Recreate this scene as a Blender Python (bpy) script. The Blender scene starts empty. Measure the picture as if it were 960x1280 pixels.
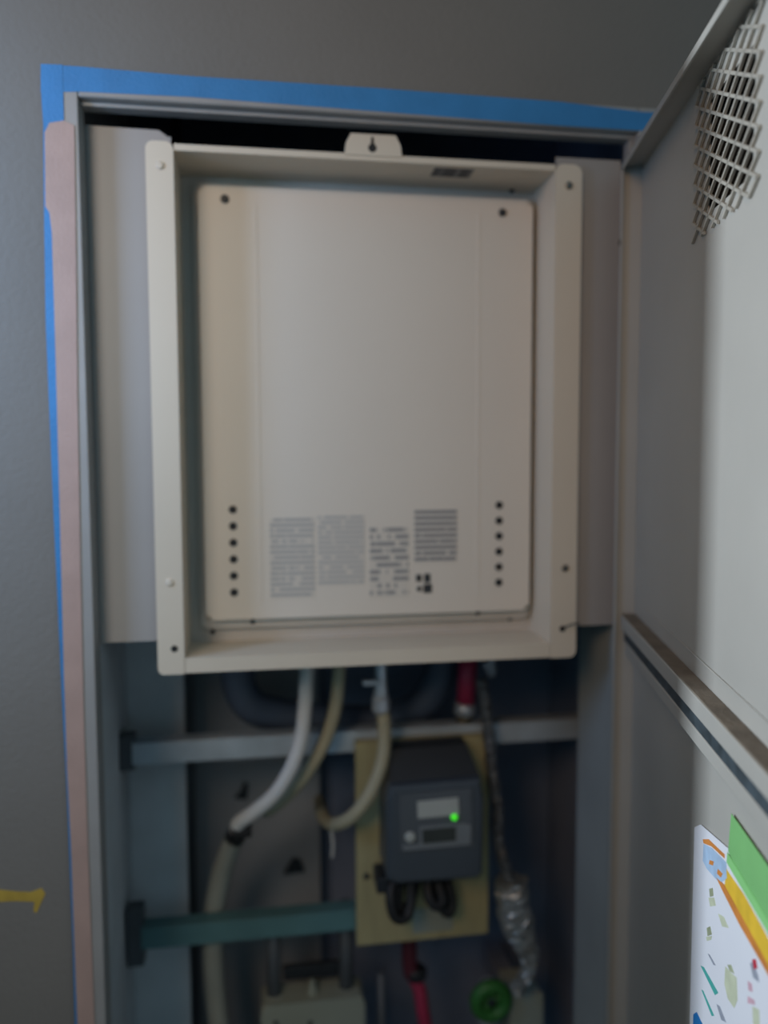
import bpy, bmesh, math, random
from mathutils import Vector, Matrix
random.seed(7)
S = bpy.context.scene
COL = S.collection

# ------------------------------------------------------------------ camera
# world: X right along the wall, Y into the wall, Z up; the heater's flange lies at Y = 0
FPX, CX, CY = 960.0, 480.0, 640.0
EX = Vector((0.98903881, -0.01395374, 0.14699497))      # world axes seen from the camera (x right, y down, z forward)
EY = Vector((-0.14760941, -0.06849063, 0.98667142))
EZ = Vector((-0.00369998, -0.99755417, -0.06979959))
CAM = Vector((0.0, -0.95, 1.45))
cam_data = bpy.data.cameras.new('camera')
cam_data.sensor_fit = 'VERTICAL'
cam_data.sensor_height = 36.0
cam_data.lens = 27.0
cam_data.clip_start = 0.02
cam_data.dof.use_dof = True
cam_data.dof.focus_distance = 0.70
cam_data.dof.aperture_fstop = 1.7
cam = bpy.data.objects.new('camera', cam_data)
COL.objects.link(cam)
m3 = Matrix(((EX.x, -EX.y, -EX.z), (EY.x, -EY.y, -EY.z), (EZ.x, -EZ.y, -EZ.z)))
cam.matrix_world = Matrix.Translation(CAM) @ m3.to_4x4()
S.camera = cam

# ------------------------------------------------------------------ exposure, world, lights
S.view_settings.view_transform = 'Standard'
S.view_settings.look = 'None'
S.view_settings.exposure = 0.0
S.view_settings.gamma = 1.0
W = bpy.data.worlds.new('world')
S.world = W
W.use_nodes = True
bg = W.node_tree.nodes['Background']
bg.inputs[0].default_value = (0.45, 0.80, 1.0, 1)
bg.inputs[1].default_value = 0.275


def aim(o, target):
    d = Vector(target) - o.location
    o.rotation_euler = d.to_track_quat('-Z', 'Y').to_euler()


def area(name, loc, target, sx, sy, power, col, spread=180):
    l = bpy.data.lights.new(name, 'AREA')
    l.shape = 'RECTANGLE'
    l.size, l.size_y = sx, sy
    l.energy = power
    l.color = col
    l.spread = math.radians(spread)
    o = bpy.data.objects.new(name, l)
    COL.objects.link(o)
    o.location = loc
    aim(o, target)
    return o


# warm corridor daylight from the upper left, behind the photographer
area('corridor_daylight', (-0.75, -1.55, 2.15), (-0.36, 0.0, 1.72), 0.6, 0.6, 3.8, (1.0, 0.57, 0.28), 110)
# cool sky light from the same side
area('corridor_sky_light', (-0.75, -1.30, 1.90), (-0.60, 0.0, 1.65), 0.5, 0.5, 1.35, (0.40, 0.74, 0.92), 70)
# the bright open end of the corridor, far off to the left: it reaches the outer part of the door only
area('corridor_end_daylight', (-3.2, -0.478, 1.95), (0.35, -0.4, 1.62), 0.10, 1.0, 10.5, (0.80, 0.90, 1.0), 50)
# added bluish lamp, unseen: imitates lens haze over the wall left of the frame
area('left_haze_lamp', (-0.75, -0.40, 1.75), (-0.50, 0.0, 1.65), 0.2, 0.4, 2.4, (0.38, 0.60, 1.0), 110)

# ------------------------------------------------------------------ helpers


def at(px, py, y):
    """point of the photograph's ray through (px, py) on the upright plane at depth y"""
    v = ((px - CX) / FPX, (py - CY) / FPX, 1.0)
    d = Vector((EX.dot(v), EY.dot(v), EZ.dot(v)))
    return CAM + d * ((y - CAM.y) / d.y)


def lin(c):
    return tuple(((u / 255) / 12.92 if u / 255 <= .04045 else ((u / 255 + .055) / 1.055) ** 2.4) for u in c)


def mat(name, rgb, rough=.55, metal=0.0, var=.10, scale=9.0, bump=0.0, bscale=60.0, stretch=None, emit=0.0, spec=.5):
    m = bpy.data.materials.new(name)
    m.use_nodes = True
    nt = m.node_tree
    b = nt.nodes['Principled BSDF']
    c = lin(rgb)
    tc = nt.nodes.new('ShaderNodeTexCoord')
    mp = nt.nodes.new('ShaderNodeMapping')
    nt.links.new(tc.outputs['Object'], mp.inputs['Vector'])
    if stretch:
        mp.inputs['Scale'].default_value = stretch
    n = nt.nodes.new('ShaderNodeTexNoise')
    n.inputs['Scale'].default_value = scale
    n.inputs['Detail'].default_value = 5
    nt.links.new(mp.outputs[0], n.inputs['Vector'])
    r = nt.nodes.new('ShaderNodeValToRGB')
    r.color_ramp.elements[0].position = .3
    r.color_ramp.elements[1].position = .7
    r.color_ramp.elements[0].color = tuple(max(0, u * (1 - var)) for u in c) + (1,)
    r.color_ramp.elements[1].color = tuple(min(1, u * (1 + var)) for u in c) + (1,)
    nt.links.new(n.outputs['Fac'], r.inputs[0])
    nt.links.new(r.outputs[0], b.inputs['Base Color'])
    b.inputs['Roughness'].default_value = rough
    b.inputs['Metallic'].default_value = metal
    b.inputs['Specular IOR Level'].default_value = spec
    if bump:
        n2 = nt.nodes.new('ShaderNodeTexNoise')
        n2.inputs['Scale'].default_value = bscale
        n2.inputs['Detail'].default_value = 4
        nt.links.new(mp.outputs[0], n2.inputs['Vector'])
        bp = nt.nodes.new('ShaderNodeBump')
        bp.inputs['Strength'].default_value = bump
        bp.inputs['Distance'].default_value = .004
        nt.links.new(n2.outputs['Fac'], bp.inputs['Height'])
        nt.links.new(bp.outputs[0], b.inputs['Normal'])
    if emit:
        b.inputs['Emission Color'].default_value = c + (1,)
        b.inputs['Emission Strength'].default_value = emit
    return m


def print_mat(name, paper, ink, rows, seed, thr=.45, rough=.5, cell=14.0):
    """small blurred printing: rows of ink broken up by noise, on paper"""
    m = bpy.data.materials.new(name)
    m.use_nodes = True
    nt = m.node_tree
    N = nt.nodes.new
    L = nt.links.new
    b = nt.nodes['Principled BSDF']
    b.inputs['Roughness'].default_value = rough
    tc = N('ShaderNodeTexCoord')
    sep = N('ShaderNodeSeparateXYZ')
    L(tc.outputs['Generated'], sep.inputs[0])
    mul = N('ShaderNodeMath'); mul.operation = 'MULTIPLY'; mul.inputs[1].default_value = rows
    L(sep.outputs['Z'], mul.inputs[0])
    fr = N('ShaderNodeMath'); fr.operation = 'FRACT'
    L(mul.outputs[0], fr.inputs[0])
    band = N('ShaderNodeMath'); band.operation = 'GREATER_THAN'; band.inputs[1].default_value = .42
    L(fr.outputs[0], band.inputs[0])
    fl = N('ShaderNodeMath'); fl.operation = 'FLOOR'
    L(mul.outputs[0], fl.inputs[0])
    xs = N('ShaderNodeMath'); xs.operation = 'MULTIPLY'; xs.inputs[1].default_value = cell
    L(sep.outputs['X'], xs.inputs[0])
    cmb = N('ShaderNodeCombineXYZ')
    L(xs.outputs[0], cmb.inputs[0]); L(fl.outputs[0], cmb.inputs[1]); cmb.inputs[2].default_value = seed
    ns = N('ShaderNodeTexNoise'); ns.inputs['Scale'].default_value = .55; ns.inputs['Detail'].default_value = 3
    L(cmb.outputs[0], ns.inputs['Vector'])
    gt = N('ShaderNodeMath'); gt.operation = 'GREATER_THAN'; gt.inputs[1].default_value = thr
    L(ns.outputs['Fac'], gt.inputs[0])
    an = N('ShaderNodeMath'); an.operation = 'MULTIPLY'
    L(band.outputs[0], an.inputs[0]); L(gt.outputs[0], an.inputs[1])
    mx = N('ShaderNodeMixRGB')
    mx.inputs[1].default_value = lin(paper) + (1,)
    mx.inputs[2].default_value = lin(ink) + (1,)
    L(an.outputs[0], mx.inputs[0])
    L(mx.outputs[0], b.inputs['Base Color'])
    return m


def obj(name, bm, material, parent=None, smooth=False):
    me = bpy.data.meshes.new(name)
    bmesh.ops.recalc_face_normals(bm, faces=bm.faces)
    bm.to_mesh(me)
    bm.free()
    mats = material if isinstance(material, (list, tuple)) else [material]
    for q in mats:
        me.materials.append(q)
    if smooth:
        for p in me.polygons:
            p.use_smooth = True
    o = bpy.data.objects.new(name, me)
    COL.objects.link(o)
    if parent:
        o.parent = parent
        if parent.type == 'EMPTY':      # parts are built in world coordinates
            o.matrix_parent_inverse = Matrix.Translation(-Vector(parent.location))
    return o


def thing(name, label, cat, loc, group=None):
    o = bpy.data.objects.new(name, None)
    o.empty_display_size = .05
    COL.objects.link(o)
    o.location = loc
    o['label'] = label
    o['category'] = cat
    if group:
        o['group'] = group
    return o


def tag(o, label, cat, group=None):
    o['label'] = label
    o['category'] = cat
    if group:
        o['group'] = group
    return o


def struct(name, bm, m, parent=None):
    o = obj(name, bm, m, parent)
    if parent is None:
        o['kind'] = 'structure'
    return o


def add_box(bm, x0, x1, y0, y1, z0, z1, bev=0.0, segs=2, mi=0):
    b = bmesh.new()
    v = [b.verts.new((x, y, z)) for x in (x0, x1) for y in (y0, y1) for z in (z0, z1)]
    for f in ((0, 1, 3, 2), (4, 6, 7, 5), (0, 4, 5, 1), (2, 3, 7, 6), (0, 2, 6, 4), (1, 5, 7, 3)):
        b.faces.new([v[i] for i in f])
    bmesh.ops.recalc_face_normals(b, faces=b.faces)
    if bev:
        bmesh.ops.bevel(b, geom=b.edges[:] + b.verts[:], offset=bev, segments=segs, affect='EDGES', profile=.5)
    merge(bm, b, mi)
    return bm


def merge(bm, b, mi=0):
    mp = {}
    for v in b.verts:
        mp[v] = bm.verts.new(v.co)
    for f in b.faces:
        try:
            nf = bm.faces.new([mp[v] for v in f.verts])
            nf.material_index = mi
            nf.smooth = f.smooth
        except ValueError:
            pass
    b.free()


def bx(*a, bev=0.0, segs=2):
    return add_box(bmesh.new(), *a, bev=bev, segs=segs)


def add_prism(bm, pts, y0, y1, mi=0):
    """outline in X-Z pushed from y0 to y1"""
    n = len(pts)
    a = [bm.verts.new((p[0], y0, p[1])) for p in pts]
    c = [bm.verts.new((p[0], y1, p[1])) for p in pts]
    fs = [bm.faces.new(a), bm.faces.new(c[::-1])]
    for i in range(n):
        fs.append(bm.faces.new((a[i], c[i], c[(i + 1) % n], a[(i + 1) % n])))
    for f in fs:
        f.material_index = mi
    return bm


def rrect(x0, x1, z0, z1, r=(.008, .008, .008, .008), k=6):
    """rounded outline, corner radii bottom-left, bottom-right, top-right, top-left"""
    out = []
    cs = ((x0 + r[0], z0 + r[0], r[0], 180), (x1 - r[1], z0 + r[1], r[1], 270),
          (x1 - r[2], z1 - r[2], r[2], 0), (x0 + r[3], z1 - r[3], r[3], 90))
    for cx, cz, rr, a0 in cs:
        if rr <= 1e-6:
            out.append((cx, cz))
            continue
        for i in range(k + 1):
            a = math.radians(a0 + 90 * i / k)
            out.append((cx + rr * math.cos(a), cz + rr * math.sin(a)))
    return out


def spline(pts, per=8):
    P = [Vector(p) for p in pts]
    P = [P[0] * 2 - P[1]] + P + [P[-1] * 2 - P[-2]]
    out = []
    for i in range(1, len(P) - 2):
        a, b, c, d = P[i - 1:i + 3]
        for k in range(per):
            t = k / per
            out.append(.5 * ((2 * b) + (c - a) * t + (2 * a - 5 * b + 4 * c - d) * t * t + (3 * b - a - 3 * c + d) * t ** 3))
    out.append(P[-2].copy())
    return out


def add_tube(bm, path, r, sides=14, caps=True, mi=0):
    """path: list of points already dense; r: number or function of 0..1"""
    n = len(path)
    rings = []
    up = None
    for i, p in enumerate(path):
        tdir = (path[min(i + 1, n - 1)] - path[max(i - 1, 0)]).normalized()
        if up is None:
            up = tdir.orthogonal().normalized()
        up = (up - tdir * up.dot(tdir)).normalized()
        sd = tdir.cross(up)
        rr = r(i / (n - 1)) if callable(r) else r
        rings.append([bm.verts.new(p + (up * math.cos(2 * math.pi * k / sides) + sd * math.sin(2 * math.pi * k / sides)) * rr)
                      for k in range(sides)])
    for i in range(n - 1):
        for k in range(sides):
            f = bm.faces.new((rings[i][k], rings[i][(k + 1) % sides], rings[i + 1][(k + 1) % sides], rings[i + 1][k]))
            f.smooth = True
            f.material_index = mi
    if caps:
        for g in (rings[0][::-1], rings[-1]):
            f = bm.faces.new(g)
            f.material_index = mi
    return bm


def tube(pts, r, sides=14, per=8, straight=False):
    path = [Vector(p) for p in pts] if straight else spline(pts, per)
    return add_tube(bmesh.new(), path, r, sides)


def cyl(p0, p1, r, sides=16, bm=None):
    return add_tube(bm or bmesh.new(), [Vector(p0), Vector(p1)], r, sides)


def lathe(bm, c, axis, prof, sides=18):
    """prof: (distance along axis, radius) pairs"""
    ax = Vector(axis).normalized()
    u = ax.orthogonal().normalized()
    w = ax.cross(u)
    rings = []
    for d, r in prof:
        o = Vector(c) + ax * d
        rings.append([bm.verts.new(o + (u * math.cos(2 * math.pi * k / sides) + w * math.sin(2 * math.pi * k / sides)) * max(r, 1e-4)) for k in range(sides)])
    for i in range(len(rings) - 1):
        for k in range(sides):
            f = bm.faces.new((rings[i][k], rings[i][(k + 1) % sides], rings[i + 1][(k + 1) % sides], rings[i + 1][k]))
    bm.faces.new(rings[0][::-1])
    bm.faces.new(rings[-1])
    return bm


# ------------------------------------------------------------------ materials
M = dict(
    wall=mat('wall_paint', (118, 114, 109), .85, var=.05, scale=5, bump=.25, bscale=140),
    frame=mat('frame_paint', (150, 148, 146), .5, var=.06, scale=14, bump=.05),
    filler=mat('filler_paint', (156, 151, 147), .5, var=.04, scale=6),
    cream=mat('heater_cream', (210, 198, 180), .42, var=.03, scale=5),
    cream_panel=mat('heater_panel_cream', (212, 201, 187), .45, var=.02, scale=4),
    pan=mat('heater_pan_grey_cream', (190, 184, 176), .5, var=.05, scale=8),
    casing=mat('heater_casing', (60, 62, 66), .6),
    dark=mat('dark_rubber', (22, 24, 27), .6),
    screw=mat('screw_steel', (120, 118, 112), .35, metal=.8),
    screw_dark=mat('screw_dark', (54, 55, 56), .5, metal=.3),
    door=mat('door_paint', (168, 166, 160), .42, var=.05, scale=7, bump=.04, bscale=30),
    doordust=mat('door_ledge_dust', (112, 102, 90), .9, var=.22, scale=40, bump=.3, bscale=200),
    gasket=mat('door_gasket', (58, 68, 74), .6, var=.45, scale=45),
    mesh=mat('vent_mesh_steel', (176, 172, 162), .45, metal=.25, var=.12, scale=40),
    ventdark=mat('vent_dark_box_paint', (34, 35, 34), .8),
    blue=mat('blue_masking_tape', (48, 124, 182), .6, var=.07, scale=30, bump=.2, bscale=300),
    pink=mat('pink_masking_tape', (176, 148, 138), .65, var=.07, scale=24, bump=.2, bscale=300),
    yellow=mat('yellow_tape', (176, 148, 62), .6, var=.14, scale=60, bump=.2),
    green=mat('green_masking_tape', (124, 184, 116), .55, var=.05, scale=25, bump=.15, bscale=300),
    green2=mat('green_masking_tape_fold', (140, 205, 130), .55, var=.05, scale=25),
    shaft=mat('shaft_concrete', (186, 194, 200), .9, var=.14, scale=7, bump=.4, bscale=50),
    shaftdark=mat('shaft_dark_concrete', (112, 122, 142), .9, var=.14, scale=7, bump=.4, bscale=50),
    shaftside=mat('shaft_side_steel', (150, 156, 156), .7, var=.1, scale=6),
    board=mat('shaft_back_plate', (134, 138, 142), .8, var=.08, scale=8),
    galv=mat('galvanised_steel', (170, 182, 192), .5, metal=.35, var=.12, scale=22),
    teal=mat('teal_painted_steel', (84, 122, 126), .5, metal=.1, var=.12, scale=18),
    ply=mat('meter_board_plywood', (158, 150, 112), .7, var=.10, scale=12, stretch=(6, 6, 1)),
    boardlabel=mat('board_label_paper', (134, 140, 130), .7),
    meter=mat('meter_grey_plastic', (62, 70, 78), .4, var=.05),
    meterdark=mat('meter_dark_plastic', (30, 34, 40), .45, var=.05),
    meterwin=mat('meter_window', (78, 84, 90), .25, var=.04),
    metergrey=mat('meter_face_grey', (112, 118, 122), .4, var=.06),
    lcd=mat('meter_lcd', (44, 50, 48), .25),
    led=mat('meter_led', (60, 210, 26), .4, emit=1.1),
    white=mat('white_plastic', (168, 172, 168), .5, var=.04),
    hose=mat('pale_grey_hose', (190, 190, 188), .55, var=.05, bump=.1),
    hosebeige=mat('beige_hose', (158, 152, 128), .55, var=.07, bump=.1),
    lag=mat('hose_lagging', (150, 152, 142), .8, var=.1, bump=.4, bscale=80),
    duct=mat('dark_pipe_lagging', (64, 74, 90), .65, var=.12, bump=.3, bscale=40),
    red=mat('red_pipe_cover', (158, 42, 74), .55, var=.12, scale=20),
    darkred=mat('dark_red_pipe_cover', (84, 30, 46), .6, var=.12, scale=20),
    brass=mat('dull_brass', (96, 88, 70), .5, metal=.5, var=.15, scale=40),
    chrome=mat('valve_nickel', (176, 182, 190), .35, metal=.5, var=.12, scale=40),
    foil=mat('crumpled_foil', (164, 168, 168), .38, metal=.65, var=.2, scale=35, bump=.9, bscale=70),
    foildull=mat('dull_dark_foil', (92, 96, 100), .45, metal=.5, var=.3, scale=35, bump=.9, bscale=70),
    gasgrey=mat('gas_meter_enamel', (146, 152, 140), .55, var=.06),
    pipegrey=mat('grey_pipe', (84, 90, 96), .5, metal=.2, var=.12),
    valvegreen=mat('green_valve_plastic', (44, 104, 42), .5, var=.12),
    boxgrey=mat('pale_box_plastic', (150, 160, 150), .55, var=.04),
    paper=mat('flyer_paper', (222, 224, 232), .6, var=.02),
    orange=mat('print_orange', (206, 132, 62), .6, var=.15, scale=60),
    pyellow=mat('print_yellow', (226, 186, 56), .6, var=.12, scale=50),
    pblue=mat('print_pale_blue', (168, 194, 222), .6, var=.15, scale=60),
    pdeep=mat('print_blue', (30, 120, 190), .6),
    pteal=mat('print_teal', (72, 168, 160), .6),
    polive=mat('print_olive', (158, 166, 136), .6, var=.2, scale=80),
    polive2=mat('print_pale_olive', (196, 202, 176), .6, var=.1, scale=80),
    pred=mat('print_red', (190, 44, 66), .6),
    pgrey=mat('print_grey', (150, 156, 170), .6, var=.15, scale=80),
    ppink=mat('print_pink', (206, 168, 182), .6, var=.15, scale=80),
    floor=mat('corridor_concrete', (120, 118, 114), .85, var=.1, bump=.3),
)
paper = (203, 193, 180)
M['print1'] = print_mat('label_print_warning', paper, (166, 162, 157), 15, 1.3, .40)
M['print2'] = print_mat('label_print_notice', paper, (172, 168, 163), 14, 4.1, .40)
M['print3'] = print_mat('label_print_rating', paper, (140, 137, 135), 10, 7.7, .47, cell=9)
M['print4'] = print_mat('label_print_caution', paper, (128, 126, 126), 9, 2.2, .36)
M['sticker'] = print_mat('sticker_print', (112, 112, 112), (58, 60, 64), 3, 5.5, .42)

# ------------------------------------------------------------------ the setting
OX0, OX1, OZ1 = -0.205, 0.453, 1.849         # clear opening of the cabinet
WF = -0.022                                  # face of the corridor wall
bm = bmesh.new()
add_box(bm, -0.90, OX0 - .032, WF, .06, 0, 2.6)
add_box(bm, OX1 + .036, 1.6, WF, .06, 0, 2.6)
add_box(bm, OX0 - .032, OX1 + .036, WF, .06, OZ1 + .033, 2.6)
add_box(bm, OX0 - .032, OX1 + .036, WF, .06, 0, .08)
struct('wall_front', bm, M['wall'])
# the corridor wall steps out towards the viewer left of the alcove
struct('wall_corner', bx(-4.2, -0.90, -0.366, .06, 0, 2.6), M['wall'])
struct('floor', bx(-4.2, 1.6, -3.2, .6, -.06, 0), M['floor'])

t = bpy.data.objects.new('trim_1', None)
COL.objects.link(t)
t.location = (OX0, WF, .08)
t['kind'] = 'structure'
# steel frame of the opening: head and two jambs, each a face with a set-back rebate
bm = bmesh.new()
add_box(bm, OX0 - .032, OX0, WF - .003, .004, .08, OZ1 + .033, bev=.0015)
add_box(bm, OX0 - .003, OX0 + .0005, -.012, .004, .08, OZ1, bev=.0004)
obj('jamb', bm, M['frame'], t)
bm = bmesh.new()
add_box(bm, OX1 + .006, OX1 + .036, WF - .003, .004, .08, OZ1 + .033, bev=.0015)
add_box(bm, OX1, OX1 + .006, -.012, .004, .08, OZ1, bev=.0008)
obj('jamb', bm, M['frame'], t)
bm = bmesh.new()
add_box(bm, OX0, OX1 + .006, WF - .003, .004, OZ1 + .004, OZ1 + .033, bev=.0025)
add_box(bm, OX0, OX1 + .006, -.014, .004, OZ1 - .001, OZ1 + .004, bev=.001)
obj('head', bm, M['frame'], t)

# the shaft behind the opening
YB = .42
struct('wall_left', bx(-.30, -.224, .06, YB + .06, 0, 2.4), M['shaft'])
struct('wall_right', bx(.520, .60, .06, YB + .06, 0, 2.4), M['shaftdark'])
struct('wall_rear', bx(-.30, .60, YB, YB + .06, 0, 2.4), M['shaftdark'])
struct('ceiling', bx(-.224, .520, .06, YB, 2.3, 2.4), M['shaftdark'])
bm = bx(OX1, OX1 + .014, .006, .125, .08, 1.228, bev=.002)
struct('trim_2', bm, M['shaftside'])
bm = bx(-.224, OX0, .006, .100, .08, 1.228, bev=.002)
struct('trim_3', bm, M['shaft'])

# ------------------------------------------------------------------ masking tapes on the frame and wall


def tape(name, outline, y, th, m, label, cat='tape', group=None):
    o = obj(name, add_prism(bmesh.new(), outline, y - th, y), m)
    return tag(o, label, cat, group)


TY = WF - .0035


def edge(pts, y=TY):
    """tape edge read off the photograph, at the tape's own depth"""
    return [(at(a, b, y).x, at(a, b, y).z) for a, b in pts]


o1 = edge([(51, 115), (100, 114.5), (238, 121), (470, 139), (700, 157), (815, 164), (830, 165), (830, 141), (805, 140), (700, 127), (470, 110), (238, 95), (100, 83), (51, 80)])
tape('masking_tape', o1, TY + .0004, .0004, M['blue'], 'blue masking tape running along the top of the door frame')
o1 = edge([(55, 168), (80, 166), (80, 155), (79, 110), (78, 81), (51, 80), (51, 110), (53, 140)])
tape('masking_tape', o1, TY, .0004, M['blue'], 'short vertical piece of blue masking tape at the upper left frame corner')
o1 = edge([(54, 160), (55, 260), (57, 400), (66, 620), (76, 840), (84, 1000), (91, 1180), (95, 1330), (106, 1330), (100, 1180), (94, 1000), (86, 840), (78, 620), (72, 400), (66, 260), (66, 160)])
tape('masking_tape', o1, TY + .0004, .0004, M['blue'], 'long thin strip of blue masking tape showing left of the pink tape')
o1 = edge([(56, 166), (62, 154), (80, 151), (93, 157), (95, 300), (97, 500), (101, 720), (105, 900), (110, 1060), (117, 1240), (120, 1330),
           (99, 1330), (95, 1230), (89, 1060), (84, 960), (80, 840), (75, 640), (69, 420), (65, 290), (62, 266), (57, 258)])
tape('masking_tape', o1, TY - .0005, .0004, M['pink'], 'dull pink masking tape down the left side of the door frame')
o1 = edge([(-40, 1113), (0, 1112), (20, 1114), (38, 1115), (52, 1110), (57, 1117), (52, 1127), (46, 1141), (42, 1139), (43, 1127), (20, 1126), (0, 1127), (-40, 1128)], WF)
tape('masking_tape', o1, WF, .0006, M['yellow'], 'short torn scrap of yellow tape on the grey wall at lower left')

# ------------------------------------------------------------------ filler plates either side of the heater
FY = .004
o = obj('filler_panel', add_prism(bmesh.new(), [(OX0 + .001, 1.229), (-.1085, 1.229), (-.1085, 1.826), (-.112, 1.826), (-.122, 1.833), (OX0 + .001, 1.834)], FY, FY + .004), M['filler'])
tag(o, 'wide grey filler plate between the left jamb and the heater', 'panel')
o = obj('filler_panel', add_prism(bmesh.new(), rrect(.3635, OX1 - .003, 1.228, 1.828, (0, .001, .001, 0)), FY, FY + .004), M['filler'])
tag(o, 'narrow grey filler plate between the heater and the door hinge side', 'panel')

# ------------------------------------------------------------------ water heater
HX0, HX1, HZ0, HZ1 = -.137, .3955, 1.188, 1.8185
IX0, IX1, IZ0, IZ1 = -.1055, .3605, 1.2075, 1.809
H = thing('water_heater', 'cream wall mounted gas water heater recessed in a wide flanged frame', 'water heater', (.13, .1, HZ0))
TH = .0028
# four flange strips
r = .012
obj('flange', add_prism(bmesh.new(), rrect(HX0, IX0, HZ0, HZ1, (.008, .002, .009, .009)), -TH, 0), M['cream'], H)
obj('flange', add_prism(bmesh.new(), rrect(IX1, HX1, HZ0, HZ1 - .001, (.002, .009, .012, .010)), -TH, 0), M['cream'], H)
obj('flange', add_prism(bmesh.new(), rrect(IX0 + .0006, IX1 - .0006, HZ0 + .001, IZ0, (0, 0, 0, 0)), -TH + .0006, 0), M['cream'], H)
fl = obj('flange', add_prism(bmesh.new(), rrect(IX0 + .0006, IX1 - .0006, IZ1, HZ1 - .002, (0, 0, 0, 0)), -TH + .0006, 0), M['cream'], H)
# hanging tab with its keyhole
px0, px1 = at(430, 180, 0).x, at(502, 180, 0).x
obj('hanger_tab', add_prism(bmesh.new(), [(px0, HZ1 - .004), (px1, HZ1 - .004), (px1 - .002, HZ1 + .010), (px1 - .008, 1.8395), (px0 + .008, 1.8395), (px0 + .002, HZ1 + .010)], -TH - .001, -TH + .0008), M['cream'], H)
kx = at(465, 175, 0).x
bm = bmesh.new()
lathe(bm, (kx, -TH - .0012, 1.8235), (0, 1, 0), [(0, .0052), (.0012, .0052)], 16)
add_prism(bm, [(kx - .0022, 1.825), (kx + .0022, 1.825), (kx + .0016, 1.836), (kx - .0016, 1.836)], -TH - .0013, -TH)
obj('keyhole', bm, M['dark'], H)
# recess walls and pan
PY = .082
bm = bmesh.new()
add_box(bm, IX0 - .0015, IX0, 0, PY, IZ0, IZ1)
add_box(bm, IX1, IX1 + .0015, 0, PY, IZ0, IZ1)
add_box(bm, IX0, IX1, 0, PY, IZ0 - .0015, IZ0)
add_box(bm, IX0, IX1, 0, PY, IZ1, IZ1 + .0015)
obj('recess_wall', bm, M['cream'], H)
obj('back_pan', bx(IX0, IX1, PY, PY + .003, IZ0, IZ1), M['pan'], H)
obj('rear_casing', bx(IX0 + .01, IX1 - .01, PY + .003, .30, IZ0 + .006, IZ1 - .006, bev=.004), M['casing'], H)
# raised rim around the panel, then the panel itself with its side ridges
bm = bmesh.new()
add_prism(bm, rrect(-.0915, .3575, 1.2265, 1.7975, (.012,) * 4), .072, PY)
obj('panel_rim', bm, M['pan'], H)
bm = bmesh.new()
bmb = bmesh.new()
add_prism(bmb, rrect(-.0835, .3525, 1.2405, 1.7915, (.008,) * 4), .058, .072)
front = [e for e in bmb.edges if all(abs(v.co.y - .058) < 1e-5 for v in e.verts)]
bmesh.ops.bevel(bmb, geom=front, offset=.006, segments=3, affect='EDGES', profile=.5)
merge(bm, bmb)
for a in (322, 598):
    x = at(a, 450, .058).x
    add_box(bm, x - .0022, x + .0022, .0574, .060, 1.262, 1.770, bev=.0005)
fp = obj('front_panel', bm, M['cream_panel'], H)


def round_part(name, px, py, y, prof, m, parent, sides=16):
    p = at(px, py, y)
    return obj(name, lathe(bmesh.new(), (p.x, y, p.z), (0, -1, 0), prof, sides), m, parent)


bolt = [(-.003, .0054), (.0014, .0054), (.0024, .0042), (.0026, .001)]
for px, py in ((281, 249), (628, 266)):
    round_part('panel_bolt', px, py, .058, bolt, M['screw_dark'], H)
# two columns of vent holes: a dark cup with a thin lip
for k in range(6):
    for px, py in ((291 + .35 * k, 637 + 20.7 * k), (624 - .1 * k, 631.5 + 19.3 * k)):
        p = at(px, py, .058)
        b2 = lathe(bmesh.new(), (p.x, .058, p.z), (0, -1, 0), [(-.004, .0053), (.0005, .0053), (.0006, .0046), (.0002, .0040), (.0002, .0010)], 16)
        obj('vent_hole', b2, M['dark'], H)
small = [(-.002, .0035), (.001, .0035), (.0018, .0026), (.0019, .001)]
for px, py, y in ((316, 777, .072), (597, 766, .072), (266, 790, PY), (637, 773, PY), (222, 219, PY), (640, 238, .072)):
    round_part('pan_screw', px, py, y, small, M['screw_dark'], H, 12)
for px, py in ((711, 232), (706, 710), (200, 207), (212, 728)):
    round_part('flange_screw', px, py, -TH, [(0, .0048), (.0016, .0046), (.0026, .003), (.0027, .001)], M['screw'] if px > 500 else M['cream'], H, 14)
for px, py in ((218, 811), (703, 786)):
    round_part('flange_hole', px, py, -TH, [(0, .0042), (.0004, .0042), (.0004, .0030)], M['dark'], H, 14)
w0, w1, w2 = at(703, 786, -.004), at(713, 781, -.007), at(724, 779, -.004)
obj('wire_end', tube([w0, w1, w2], .0009, 8), M['screw_dark'], H)
# printed labels on the panel, and the sticker inside the top of the recess


def sheet(name, x0p, x1p, y0p, y1p, y, m, parent, th=.0005):
    a, b = at(x0p, y0p, y), at(x1p, y1p, y)
    return obj(name, bx(a.x, b.x, y - th, y + .0001, b.z, a.z), m, parent)


sheet('warning_label', 337, 394, 648, 747, .058, M['print1'], H)
sheet('warning_label', 397, 456, 645, 731, .058, M['print2'], H)
sheet('warning_label', 462, 511, 660, 746, .058, M['print3'], H)
sheet('warning_label', 518, 571, 638, 703, .058, M['print4'], H)
bm = bmesh.new()
for a, b, c, d in ((520, 527, 718, 727), (530, 538, 717, 728), (521, 527, 733, 739), (529, 540, 730, 741)):
    p, q = at(a, c, .058), at(b, d, .058)
    add_prism(bm, rrect(p.x, q.x, q.z, p.z, (.0015,) * 4, 3), .0574, .0581)
obj('warning_symbols', bm, M['screw_dark'], H)
sx0, sx1 = at(541, 200, .02).x, at(590, 204, .02).x
obj('sticker', bx(sx0, sx1, .008, .036, IZ1 - .0006, IZ1), M['sticker'], H)

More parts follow.
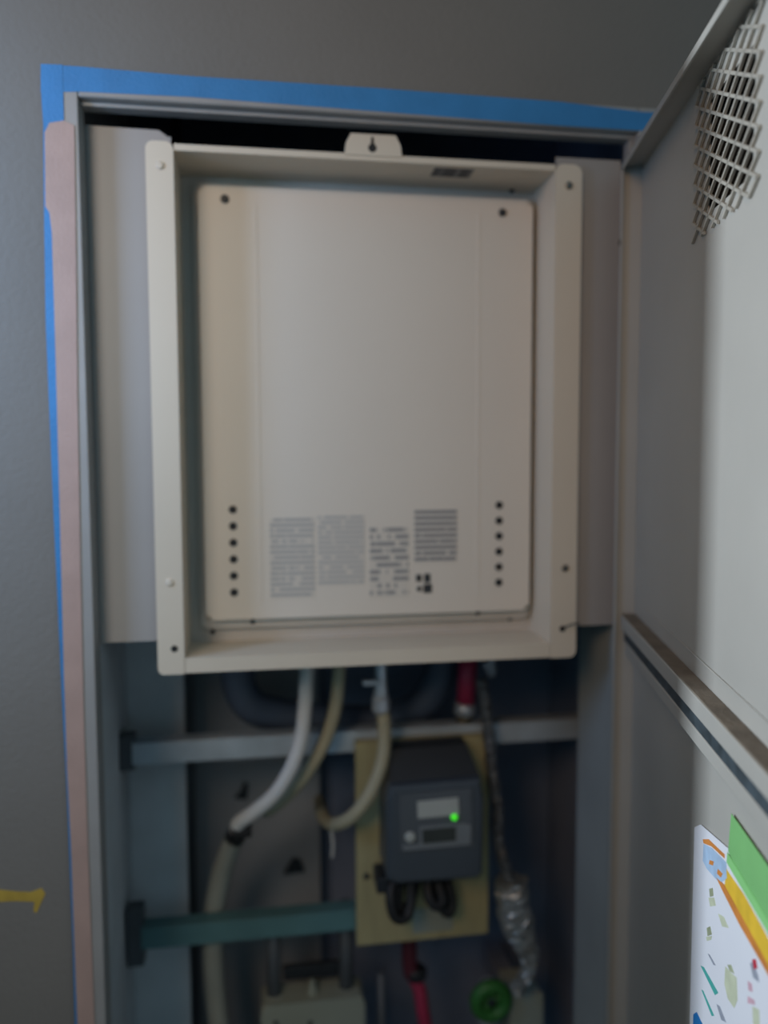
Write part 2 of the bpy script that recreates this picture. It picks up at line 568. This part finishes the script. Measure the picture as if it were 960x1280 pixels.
# ------------------------------------------------------------------ the open door
DA = math.radians(13.9)
_h = at(798, 500, -.030)
DH = Vector((_h.x, -.030, 0))
DN = Vector((math.cos(DA), -math.sin(DA), 0))       # away from the viewer, through the sheet
DT = Vector((-math.sin(DA), -math.cos(DA), 0))      # from the hinge to the free edge


def D(s, z, o=0.0):
    """door coordinates: s along the leaf from the hinge, o behind the sheet (negative: towards the viewer)"""
    return DH + DT * s + DN * o + Vector((0, 0, z - .03 * (s - .2)))


def dpx(px, py, o=0.0):
    v = ((px - CX) / FPX, (py - CY) / FPX, 1.0)
    d = Vector((EX.dot(v), EY.dot(v), EZ.dot(v)))
    h = DH + DN * o
    p = CAM + d * (DN.dot(h - CAM) / DN.dot(d))
    s = (p - h).dot(DT)
    return s, p.z + .03 * (s - .2)


def add_dbox(bm, s0, s1, z0, z1, o0, o1, bev=0.0):
    b = bmesh.new()
    add_box(b, s0, s1, o0, o1, z0, z1, bev=bev)
    for v in b.verts:
        v.co = D(v.co.x, v.co.z, v.co.y)
    merge(bm, b)
    return bm


def add_dprism(bm, pts, o0, o1, mi=0):
    b = bmesh.new()
    add_prism(b, pts, o0, o1)
    for v in b.verts:
        v.co = D(v.co.x, v.co.z, v.co.y)
    merge(bm, b, mi)
    return bm


def dplate_hole(bm, s0, s1, z0, z1, hole, o0, o1):
    """plate with a rectangular hole"""
    a, b, c, d = hole
    add_dbox(bm, s0, a, z0, z1, o0, o1)
    add_dbox(bm, b, s1, z0, z1, o0, o1)
    add_dbox(bm, a, b, z0, c, o0, o1)
    add_dbox(bm, a, b, d, z1, o0, o1)


DW = .650
DTOP = max(dpx(850, 140)[1], 1.79)
ZL = dpx(960, 935)[1]
door = bpy.data.objects.new('door_1', None)
COL.objects.link(door)
door.location = (DH.x, DH.y, .10)
door['kind'] = 'structure'
door['label'] = 'grey steel cabinet door standing open at right'
VH = (dpx(884, 300)[0], dpx(943, 150)[0], dpx(905, 250)[1], DTOP - .030)     # vent hole
bm = bmesh.new()
dplate_hole(bm, 0, DW, ZL, DTOP, VH, 0, .0012)
obj('upper_sheet', bm, M['door'], door)
obj('lower_sheet', add_dbox(bmesh.new(), 0, DW, .10, ZL, 0, .0012), M['door'], door)
bm = bmesh.new()
add_dbox(bm, -.002, DW, DTOP, DTOP + .0015, -.024, .0012)
add_dbox(bm, -.002, DW, DTOP - .006, DTOP + .0015, -.026, -.0235, bev=.0006)
obj('top_flange', bm, M['door'], door)
bm = bmesh.new()
add_dbox(bm, -.0035, -.0005, .10, DTOP + .001, -.024, .0012)
add_dbox(bm, -.0035, .0055, .10, DTOP + .001, -.026, -.024)
obj('hinge_edge_flange', bm, M['door'], door)
obj('free_edge_flange', add_dbox(bmesh.new(), DW, DW + .002, .10, DTOP + .0015, -.024, .0012), M['door'], door)
# middle rail: dusty ledge, lip, dark gasket line, second lip
LO = -.004                                  # how far the rail stands out: its flat top must join the two edges seen
while dpx(960, 967, LO)[1] < dpx(960, 935, 0)[1] and LO > -.04:
    LO -= .0005
zl, z4 = ZL, dpx(960, 1002, LO)[1]
z5, z6 = dpx(960, 1021, LO * .8)[1], dpx(960, 1045, LO * .75)[1]
rail = obj('middle_rail', add_dbox(bmesh.new(), .004, DW, z4, zl - .0012, LO, -.0005, bev=.0012), M['door'], door)
obj('rail_ledge', add_dbox(bmesh.new(), .004, DW, zl - .0012, zl + .0004, LO + .001, -.0005), M['doordust'], rail)
obj('gasket', add_dbox(bmesh.new(), .008, DW, z5, z4, LO * .8, -.0005), M['gasket'], rail)
obj('lower_lip', add_dbox(bmesh.new(), .020, DW, z6, z5, LO * .85, -.0005, bev=.0012), M['door'], rail)
zc = dpx(960, 903)[1]
obj('crease', add_dbox(bmesh.new(), .06, DW, zc - .0012, zc + .0012, -.0016, -.0002, bev=.0006), M['door'], door)
# expanded metal over the vent hole, dark box added on the far side to blacken it
bm = bmesh.new()
a, b, c, d = dpx(868, 300)[0], dpx(953, 150)[0], dpx(905, 274)[1], DTOP - .004
hw = .00135
stp_s, stp_z = .0150, .0150


def strand(s0, z0, s1, z1):
    v = Vector((s1 - s0, z1 - z0))
    n = Vector((-v.y, v.x)).normalized() * hw
    add_dprism(bm, [(s0 - n.x, z0 - n.y), (s1 - n.x, z1 - n.y), (s1 + n.x, z1 + n.y), (s0 + n.x, z0 + n.y)], -.0030, -.0006)


def clip_line(k, sg, slope):
    """line z = c + sg*slope*(s-a) + k clipped to the rectangle"""
    pts = []
    f = lambda s: c + k + sg * slope * (s - a)
    for s in (a, b):
        if c <= f(s) <= d:
            pts.append((s, f(s)))
    for z in (c, d):
        s = a + (z - c - k) / (sg * slope)
        if a < s < b:
            pts.append((s, z))
    return pts[:2] if len(pts) >= 2 else None


for sg in (1, -1):
    k = -.4
    while k < .5:
        q = clip_line(k, sg, .62 if sg > 0 else .50)
        if q:
            strand(q[0][0], q[0][1], q[1][0], q[1][1])
        k += .0182
obj('vent_grille', bm, M['mesh'], door)
bm = bmesh.new()
s0, s1, z0, z1 = VH[0] - .01, VH[1] + .01, VH[2] - .01, VH[3] + .01
add_dbox(bm, s0, s1, z0, z1, .060, .062)
add_dbox(bm, s0, s0 + .002, z0, z1, .0012, .060)
add_dbox(bm, s1 - .002, s1, z0, z1, .0012, .060)
add_dbox(bm, s0, s1, z1 - .002, z1, .0012, .060)
add_dbox(bm, s0, s1, z0, z0 + .002, .0012, .060)
obj('vent_dark_box', bm, M['ventdark'], door)
p = D(.0, 1.712, -.026)
obj('hinge_screw', lathe(bmesh.new(), p, -DN, [(-.001, .004), (.0015, .004), (.002, .002)], 12), M['screw'], door)

# ------------------------------------------------------------------ flyer and green tape on the door
FO = -.0016
fly = thing('flyer', 'white printed flyer with yellow and orange heading taped to the door', 'flyer', tuple(D(.42, .90, FO)))


def fpt(px, py):
    return dpx(px, py, FO)


tl, tr, bl = fpt(868, 1034), fpt(913, 1063), fpt(862, 1279)
tr2 = (tr[0] + .16, tr[1] + .012)
shape = [tl, (tl[0] + .018, tl[1] + .012), (tr[0], tr[1]), tr2, (tr2[0] - .01, bl[1] - .11), (bl[0] - .004, bl[1] - .10), (bl[0], bl[1])]
obj('sheet', add_dprism(bmesh.new(), shape, FO, FO + .0006), M['paper'], fly)


def inkp(bm, pxs, o=FO - .0003):
    pts = [fpt(*q) for q in pxs]
    ar = sum(pts[i][0] * pts[(i + 1) % len(pts)][1] - pts[(i + 1) % len(pts)][0] * pts[i][1] for i in range(len(pts)))
    if ar < 0:
        pts = pts[::-1]
    return add_dprism(bm, pts, o, FO)


def ink(name, polys, m, o=FO - .0003):
    for q in polys:
        obj(name, inkp(bmesh.new(), q, o), m, fly)


ink('heading_band', [[(908, 1086), (930, 1118), (958, 1168), (975, 1204), (975, 1240), (950, 1190), (925, 1150), (906, 1110)]], M['pyellow'])
ink('heading_border', [[(879, 1049), (886, 1049), (906, 1068), (906, 1073), (890, 1058), (880, 1054)],
                       [(896, 1097), (906, 1106), (928, 1146), (950, 1186), (975, 1232), (975, 1244), (948, 1196), (924, 1154), (903, 1112)]], M['orange'], FO - .0005)
ink('heading_picture', [[(880, 1055), (890, 1060), (908, 1078), (909, 1098), (900, 1104), (884, 1086), (879, 1076)]], M['pblue'], FO - .0004)
ink('heading_spot', [[(888, 1075), (893, 1077), (892, 1082), (887, 1080)], [(898, 1086), (904, 1092), (902, 1097), (897, 1092)]], M['orange'], FO - .0006)
ink('picture_dark', [[(887, 1111), (891, 1110), (892, 1120), (888, 1121)], [(884, 1160), (888, 1158), (890, 1168), (885, 1170)],
                     [(910, 1206), (914, 1206), (918, 1217), (913, 1214)]], M['polive'], FO - .0005)
ink('picture_pale', [[(886, 1122), (893, 1122), (895, 1132), (888, 1133)], [(898, 1142), (905, 1146), (911, 1160), (903, 1158)],
                     [(907, 1208), (914, 1216), (921, 1222), (922, 1250), (918, 1260), (910, 1248), (906, 1230)],
                     [(883, 1171), (890, 1170), (889, 1175), (884, 1176)], [(941, 1258), (949, 1262), (950, 1285), (942, 1282)]], M['polive2'])
ink('teal_line', [[(876, 1207), (880, 1209), (898, 1241), (894, 1244)], [(877, 1237), (879, 1238), (893, 1270), (890, 1270)]], M['pteal'])
ink('corner_patch', [[(867, 1268), (871, 1265), (884, 1292), (884, 1310), (866, 1300)]], M['pdeep'])
ink('red_picture', [[(941, 1199), (945, 1199), (947, 1210), (943, 1212)]], M['pred'], FO - .0005)
ink('grey_picture', [[(938, 1204), (942, 1202), (948, 1220), (949, 1228), (942, 1222)], [(914, 1130), (918, 1135), (926, 1153), (922, 1150)],
                     [(896, 1255), (900, 1258), (908, 1278), (902, 1275)], [(885, 1192), (887, 1193), (895, 1207), (892, 1206)]], M['pgrey'])
ink('pink_picture', [[(935, 1226), (940, 1230), (941, 1240), (936, 1238)], [(935, 1245), (943, 1250), (944, 1256), (935, 1254)]], M['ppink'])
GT = FO - .0012
g0, g1, g2, g3 = dpx(914, 1017, GT), dpx(962, 1088, GT), dpx(962, 1180, GT), dpx(910, 1064, GT)
ext = .10
tapeg = thing('masking_tape', 'light green masking tape holding the top of the flyer', 'tape', tuple(D(g3[0], g3[1], GT)))
obj('tape_strip', add_dprism(bmesh.new(), [g3, (g2[0] + ext, g2[1] - .003), (g1[0] + ext, g1[1]), g0], GT, GT + .0006), M['green'], tapeg)
e0, e1 = dpx(909, 1078, GT), dpx(962, 1166, GT)
obj('folded_edge', add_dprism(bmesh.new(), [e0, (e1[0] + ext, e1[1] - .006), (e1[0] + ext, e1[1] + .003), (g3[0], g3[1] - .001)], GT - .0006, GT), M['green2'], tapeg)

# ------------------------------------------------------------------ inside the shaft
# rear plate with two dark marks
RY = .375
a, b = at(238, 840, RY), at(402, 1180, RY)
rp = thing('back_plate', 'wide flat grey plate on the rear wall behind the pale hoses', 'panel', (a.x + .08, RY, .40))
obj('plate', bx(a.x - .02, b.x, RY, RY + .010, .40, 1.32, bev=.002), M['board'], rp)
p = at(366, 1080, RY)
obj('bracket', add_prism(bmesh.new(), [(p.x - .016, p.z - .014), (p.x + .020, p.z - .012), (p.x + .014, p.z + .008), (p.x + .002, p.z + .014), (p.x - .006, p.z + .004)], RY - .008, RY), M['meterdark'], rp)
p = at(303, 990, RY)
obj('bracket', add_prism(bmesh.new(), [(p.x - .014, p.z - .008), (p.x + .008, p.z - .012), (p.x + .010, p.z + .016), (p.x + .002, p.z + .018), (p.x - .002, p.z + .004)], RY - .006, RY), M['meterdark'], rp)
for zz in (.5, .85, 1.25):
    obj('standoff', bx(b.x - .05, b.x - .02, RY + .010, YB, zz, zz + .03), M['shaftdark'], rp)
# sheet added on the left of the shaft to catch light where it stayed black
a2 = at(231, 900, .262)
o = obj('light_catch_sheet', bx(-.2235, a2.x, .260, .264, .10, 1.34, bev=.001), M['shaft'])
tag(o, 'tall narrow grey sheet added to catch light left of the thin vertical conduit', 'panel')
# conduit
c0 = at(240, 1100, .34)
o = tag(obj('conduit', cyl((c0.x, .34, 0.0), (c0.x, .34, 2.3), .0095, 14), M['pipegrey']), 'thin grey vertical conduit on the left rear wall', 'pipe')
# mounting rails: C channels with end brackets
RZ = .18


def channel(name, x0, x1, z0, z1, y, m, label, bz):
    t = thing(name, label, 'rail', ((x0 + x1) / 2, y, z0), 'steel rails across the shaft')
    bm = bmesh.new()
    add_box(bm, x0, x1, y, y + .003, z0, z1, bev=.0008)
    add_box(bm, x0, x1, y + .003, y + .028, z1 - .003, z1)
    add_box(bm, x0, x1, y + .003, y + .028, z0, z0 + .003)
    obj('channel', bm, m, t)
    obj('end_bracket', bx(x0 - .022, x0 + .002, y + .004, y + .030, z0 - bz, z1 + bz, bev=.0015), M['pipegrey'], t)
    if x1 > .4:
        obj('end_bracket', bx(x1 - .002, .522, y + .004, y + .030, z0 - bz, z1 + bz, bev=.0015), M['pipegrey'], t)
    return t


channel('mounting_rail', -.203, .490, 1.006, 1.038, RZ, M['galv'], 'upper galvanised steel rail just below the heater', .010)
channel('mounting_rail', -.197, .316, .725, .757, RZ, M['teal'], 'lower teal steel rail level with the foot of the meter board', .028)

# meter board
BX0, BX1, BZ0, BZ1 = .122, .328, .709, 1.026
mb = thing('meter_board', 'yellowish plywood board carrying the electric meter', 'board', (.225, .17, BZ0))
obj('board', bx(BX0, BX1, .164, .179, BZ0, BZ1, bev=.0015), M['ply'], mb)
p = at(458, 1095, .164)
obj('board_screw', lathe(bmesh.new(), (p.x, .164, p.z), (0, -1, 0), [(-.001, .005), (.0015, .005), (.0022, .002)], 12), M['screw_dark'], mb)
a, b = at(516, 1136, .164), at(566, 1162, .164)
obj('board_label', bx(a.x, b.x, .1632, .1641, b.z, a.z), M['boardlabel'], mb)

# electric meter
MF = .085                                      # front of the meter body
em = thing('electric_meter', 'dark grey smart electric meter with a lit green lamp', 'electric meter', (.225, .16, .78))


def PX(px, py, y):
    q = at(px, py, y)
    return (q.x, q.z)


body = [PX(489, 984, MF), PX(601, 974, MF), PX(606, 1000, MF), PX(604, 1092, MF), PX(597, 1099, MF), PX(497, 1106, MF), PX(484, 1100, MF), PX(484, 1000, MF)]
bmb = add_prism(bmesh.new(), body[::-1], MF, .164)
front = [e for e in bmb.edges if all(abs(v.co.y - MF) < 1e-5 for v in e.verts)]
bmesh.ops.bevel(bmb, geom=front, offset=.006, segments=3, affect='EDGES', profile=.5)
obj('meter_body', bmb, M['meter'], em)
C0 = .095
cap = [PX(496, 938, C0 + .03), PX(584, 931, C0 + .03), PX(590, 940, C0), PX(602, 976, C0), PX(488, 986, C0), PX(491, 948, C0)]
bmb = add_prism(bmesh.new(), cap[::-1], C0, .164)
for v in bmb.verts:
    if v.co.y < C0 + .001 and v.co.z > cap[5][1] - .002:
        v.co.y += .035
obj('top_cover', bmb, M['meterdark'], em)
obj('terminal_cover', bx(body[6][0] + .008, body[4][0] - .006, MF + .012, .150, body[5][1] - .004, body[5][1] + .012, bev=.004), M['meterdark'], em)


def mface(name, pts, m, y0, parent=None):
    q = [PX(a, b, MF) for a, b in pts]
    return obj(name, add_prism(bmesh.new(), q[::-1], y0, MF + .001), m, parent or em)


win = mface('face_window', [(498, 992), (588, 984), (592, 1057), (500, 1064)], M['meterwin'], MF - .002)
mface('name_plate', [(521, 1001), (572, 996), (573, 1017), (522, 1022)], M['white'], MF - .0034, win)
mface('display_frame', [(524, 1032), (580, 1028), (588, 1030), (587, 1054), (504, 1062), (503, 1056), (524, 1054)], M['metergrey'], MF - .0030, win)
mface('display', [(527, 1036), (569, 1032), (569, 1049), (528, 1053)], M['lcd'], MF - .0042, win)
q = PX(512, 1045, MF)
obj('optical_port', lathe(bmesh.new(), (q[0], MF - .002, q[1]), (0, -1, 0), [(0, .0075), (.003, .007), (.004, .004)], 16), M['white'], win)
q = PX(567, 1020, MF)
obj('indicator_lamp', lathe(bmesh.new(), (q[0], MF - .003, q[1]), (0, -1, 0), [(0, .0044), (.002, .0042), (.0035, .0028), (.004, .001)], 14), M['led'], em)
q = PX(474, 1106, .12)
obj('side_clip', bx(q[0] - .004, q[0] + .014, .115, .160, q[1] - .012, q[1] + .012, bev=.003), M['meterdark'], em)

# black supply cables looping below the meter
cables = (
    ((492, 1100), (488, 1122), (494, 1146), (508, 1146), (514, 1126), (513, 1100), 'left of the four black cables looping under the meter, the outermost'),
    ((500, 1100), (497, 1124), (503, 1138), (512, 1130), (517, 1112), (520, 1098), 'second black cable from the left looping under the meter'),
    ((534, 1098), (536, 1120), (544, 1132), (553, 1126), (549, 1108), (547, 1096), 'third black cable from the left looping under the meter'),
    ((541, 1097), (549, 1128), (560, 1141), (565, 1130), (561, 1108), (556, 1096), 'rightmost black cable looping under the meter'),
)
for i, cb in enumerate(cables):
    ys = (.125, .112, .108, .112, .120, .130) if i % 2 == 0 else (.140, .130, .126, .130, .136, .146)
    pts = [at(q[0], q[1], y) for q, y in zip(cb[:6], ys)]
    t = thing('power_cable', cb[6], 'cable', tuple(pts[2]), 'black cables under the electric meter')
    obj('cable', tube(pts, .0078, 12), M['dark'], t)
    obj('cable_gland', cyl(pts[0] + Vector((0, 0, -.004)), pts[0] + Vector((0, 0, .008)), .0092, 12), M['meterdark'], t)

# ---- hoses
A = [(384, 815, .12), (383, 845, .12), (381, 885, .12), (376, 925, .118), (364, 960, .115), (343, 993, .115), (316, 1016, .120), (299, 1028, .128), (296, 1037, .134)]
hA = thing('drain_hose', 'pale grey hose bending left from the heater into a lagged tail', 'hose', tuple(at(*A[4])))
obj('hose', tube([at(*q) for q in A], .0104, 16), M['hose'], hA)
tail = [(297, 1040, .150), (287, 1062, .185), (276, 1095, .215), (268, 1135, .225), (266, 1180, .225), (268, 1230, .225), (274, 1290, .225), (282, 1400, .225), (285, 1700, .225)]
obj('lagged_tail', tube([at(*q) for q in tail], lambda u: .0125 + .003 * min(1, u * 4), 16), M['lag'], hA)
e0, e1 = at(302, 1031, .128), at(294, 1046, .165)
obj('hose_tie', cyl(e0, e1, .0150, 14), M['dark'], hA)
q = at(306, 1037, .14)
obj('tie_buckle', bx(q.x - .006, q.x + .010, .126, .146, q.z - .006, q.z + .005, bev=.002), M['dark'], hA)
B = [(425, 815, .150), (423, 850, .150), (419, 885, .150), (408, 922, .150), (391, 954, .148), (372, 980, .146), (350, 1002, .156), (332, 1014, .168)]
hB = obj('relief_hose', tube([at(*q) for q in B], .0098, 16), M['hosebeige'])
tag(hB, 'beige hose running down behind the pale grey hose', 'hose')
Cc = [(477, 884, .13), (480, 905, .128), (479, 945, .12), (466, 985, .115), (447, 1014, .12), (428, 1028, .14), (412, 1029, .18), (402, 1016, .23), (399, 1000, .30)]
hC = thing('gas_hose', 'short beige hose curling left in front of the meter board', 'hose', tuple(at(*Cc[3])))
obj('hose', tube([at(*q) for q in Cc], .0098, 16), M['hosebeige'], hC)
f0 = at(476, 886, .13)
bm = lathe(bmesh.new(), f0, (0, 0, 1), [(-.006, .0100), (.000, .0135), (.016, .0135), (.020, .011), (.030, .010), (.048, .009), (.070, .009)], 10)
obj('union_nut', bm, M['chrome'], hC)
g = at(466, 862, .128)
obj('valve_lever', bx(g.x - .016, g.x + .008, .112, .122, g.z + .010, g.z + .018, bev=.002), M['chrome'], hC)
tg0, tg1 = at(414, 1038, .18), at(415, 1072, .18)
o = obj('hanging_strap', tube([tg0, (tg0 + tg1) / 2 + Vector((.002, -.002, 0)), tg1], .0022, 8), M['hose'])
tag(o, 'thin pale strap hanging from the curled beige hose', 'strap')

# dark lagged loop behind the hoses
Du = [(300, 815, .24), (298, 850, .24), (312, 880, .24), (345, 893, .25), (400, 899, .26), (455, 902, .26), (505, 894, .255), (535, 872, .25), (549, 845, .25), (553, 815, .25)]
o = obj('lagged_pipe', tube([at(*q) for q in Du], .0265, 18), M['duct'])
tag(o, 'thick dark blue grey lagged pipe looping below the heater', 'pipe')

# red covered pipe and fitting, right of the loop
rt = thing('hot_water_pipe', 'red covered pipe coming down from the heater to the meter board', 'pipe', tuple(at(581, 880, .19)))
p0, p1, p2 = at(585, 812, .19), at(582, 879, .19), at(580, 893, .19)
obj('red_cover', cyl(p0, p1, .0145, 16), M['red'], rt)
obj('collar', cyl(p1 + Vector((0, 0, .001)), p2, .0165, 16), M['chrome'], rt)
p3, p4 = at(580, 894, .195), at(580, 914, .20)
obj('brass_fitting', lathe(bmesh.new(), p4, (0, 0, 1), [(-.06, .011), (-.008, .011), (-.004, .0165), (.014, .0165), (.020, .012), (.0255, .012)], 8), M['brass'], rt)
k0 = at(614, 812, .17)
o = thing('drain_plug', 'small bright metal drain plug under the heater right of the red pipe', 'plug', tuple(k0))
obj('plug_stem', lathe(bmesh.new(), at(614, 846, .17), (0, 0, 1), [(0, .004), (.004, .007), (.012, .0085), (.016, .006), (.045, .006)], 10), M['chrome'], o)
obj('plug_ear', bx(k0.x - .012, k0.x - .004, .160, .172, k0.z - .028, k0.z - .018, bev=.002), M['chrome'], o)

# dark red, pink and grey pipes under the board
q0, q1, q2 = at(511, 1160, .24), at(512, 1200, .24), at(514, 1218, .24)
t = thing('lower_pipe', 'dark red pipe with a pink lower length below the meter board', 'pipe', tuple(at(530, 1275, .24)))
obj('dark_red_cover', tube([at(509, 1120, .24), q0, q1, q2], .0125, 14), M['darkred'], t)
obj('pink_cover', tube([at(515, 1219, .24), at(524, 1235, .235), at(528, 1260, .23), at(533, 1300, .23), at(540, 1450, .23), at(544, 1800, .23)], .0108, 14), M['red'], t)
obj('elbow', lathe(bmesh.new(), at(520, 1220, .24), (0, 0, 1), [(-.004, .014), (.0, .018), (.012, .018), (.016, .014)], 10), M['meterdark'], t)
o = obj('thin_pipe', cyl(at(476, 1215, .23), at(479, 1400, .23), .0062, 12), M['pipegrey'])
tag(o, 'thin grey pipe standing left of the pink pipe', 'pipe')


def crumple(path, rad, amp, sides=16, seed=3):
    rnd = random.Random(seed)
    bm = bmesh.new()
    P = spline(path, 9)
    add_tube(bm, P, rad, sides)
    for v in bm.verts:
        v.co += Vector((rnd.uniform(-amp, amp), rnd.uniform(-amp, amp), rnd.uniform(-amp, amp)))
    for f in bm.faces:
        f.smooth = False
    return bm


# corrugated foil pipe right of the board
t = thing('foil_wrapped_pipe', 'crumpled silver foil pipe down the right side of the meter', 'pipe', tuple(at(650, 1180, .22)))
fp1 = [(602, 850, .150), (609, 900, .152), (612, 930, .152), (614, 955, .152), (618, 985, .152), (622, 1015, .150), (623, 1050, .146), (632, 1085, .142), (640, 1112, .140)]
obj('bare_length', crumple([at(*q) for q in fp1], .0085, .0018, 12, 5), M['foildull'], t)
fp2 = [(638, 1100, .140), (641, 1125, .140), (646, 1152, .145), (656, 1180, .155), (663, 1203, .165), (655, 1224, .170), (644, 1238, .175)]
obj('foil_sleeve', crumple([at(*q) for q in fp2], lambda u: .024 if u < .35 else .024 - .015 * min(1, (u - .35) / .35), .0036, 18, 9), M['foil'], t)

# valve with green wheel
VY = .20
vc = at(614, 1251, VY)
t = thing('stop_valve', 'valve with a round green handwheel below the foil pipe', 'valve', (vc.x, VY, vc.z - .08))
bm = bmesh.new()
ring = [vc + Vector((.0250 * math.cos(i * math.pi / 14), 0, .0250 * math.sin(i * math.pi / 14))) for i in range(29)]
add_tube(bm, ring, .0105, 12, caps=False)
for kk in range(5):
    an = 2 * math.pi * kk / 5 + .3
    add_tube(bm, [vc, vc + Vector((.024 * math.cos(an), 0, .022 * math.sin(an)))], .0055, 8)
obj('handwheel', bm, M['valvegreen'], t)
obj('hub', lathe(bmesh.new(), vc, (0, -1, 0), [(-.03, .007), (.004, .008), (.007, .006)], 12), M['meterdark'], t)
obj('valve_body', lathe(bmesh.new(), (vc.x + .001, VY + .022, vc.z), (0, 0, 1), [(-.20, .010), (-.055, .010), (-.050, .017), (-.024, .017), (-.018, .013), (.014, .013), (.02, .009)], 14), M['chrome'], t)
# pale box
a, b = at(638, 1246, .21), at(678, 1246, .21)
t = thing('junction_box', 'pale grey green box behind the green handwheel', 'box', ((a.x + b.x) / 2, .24, a.z - .10))
obj('box_body', bx(a.x, b.x, .212, .28, a.z - .10, a.z, bev=.003), M['boxgrey'], t)
obj('box_lid', bx(a.x - .001, b.x + .001, .207, .212, a.z - .101, a.z + .001, bev=.0015), M['boxgrey'], t)
obj('box_stand', bx(a.x + .01, b.x - .01, .28, YB, a.z - .08, a.z - .04), M['shaftdark'], t)

# gas meter at the foot of the picture
GY = .20
a, b = at(326, 1262, GY), at(456, 1251, GY)
gm = thing('gas_meter', 'pale grey green gas meter with two risers at the bottom edge', 'gas meter', ((a.x + b.x) / 2, GY + .05, a.z - .2))
bmb = add_prism(bmesh.new(), rrect(a.x, b.x, a.z - .20, a.z + .004, (.012,) * 4), GY, GY + .05)
front = [e for e in bmb.edges if all(abs(v.co.y - GY) < 1e-5 for v in e.verts)]
bmesh.ops.bevel(bmb, geom=front, offset=.005, segments=3, affect='EDGES', profile=.5)
obj('meter_case', bmb, M['gasgrey'], gm)
for px, pt, py, pn in ((343, 1178, 1262, 1246), (433, 1168, 1252, 1237)):
    q0 = at(px, py, GY + .026)
    q1 = at(px, pt - 40, GY + .026)
    rs = obj('riser', cyl((q0.x, GY + .026, q0.z - .01), (q0.x, GY + .026, q1.z), .0115, 14), M['pipegrey'], gm)
    qn = at(px, pn, GY + .026)
    obj('union_nut', lathe(bmesh.new(), (q0.x, GY + .026, qn.z - .012), (0, 0, 1), [(-.010, .0135), (.0, .0155), (.014, .0155), (.018, .0125)], 8), M['gasgrey'], rs)
q = at(390, 1236, GY + .02)
bm = lathe(bmesh.new(), (q.x, GY + .02, a.z), (0, 0, 1), [(-.006, .010), (.010, .008), (.018, .005), (.026, .004)], 12)
obj('reset_cap', bm, M['gasgrey'], gm)
q = at(390, 1214, GY + .05)
obj('test_plug', lathe(bmesh.new(), (q.x, GY + .05, q.z), (0, -1, 0), [(-.02, .005), (.002, .007), (.006, .005)], 10), M['pipegrey'], gm)
q = at(390, 1214, GY + .034)
obj('cross_bracket', bx(q.x - .046, q.x + .046, GY + .030, GY + .042, q.z - .010, q.z + .012, bev=.002), M['meterdark'], gm)
for px in (345, 388):
    q = at(px, 1279, GY)
    obj('case_screw', lathe(bmesh.new(), (q.x, GY, q.z), (0, -1, 0), [(-.001, .0042), (.0012, .0042), (.002, .002)], 12), M['screw_dark'], gm)
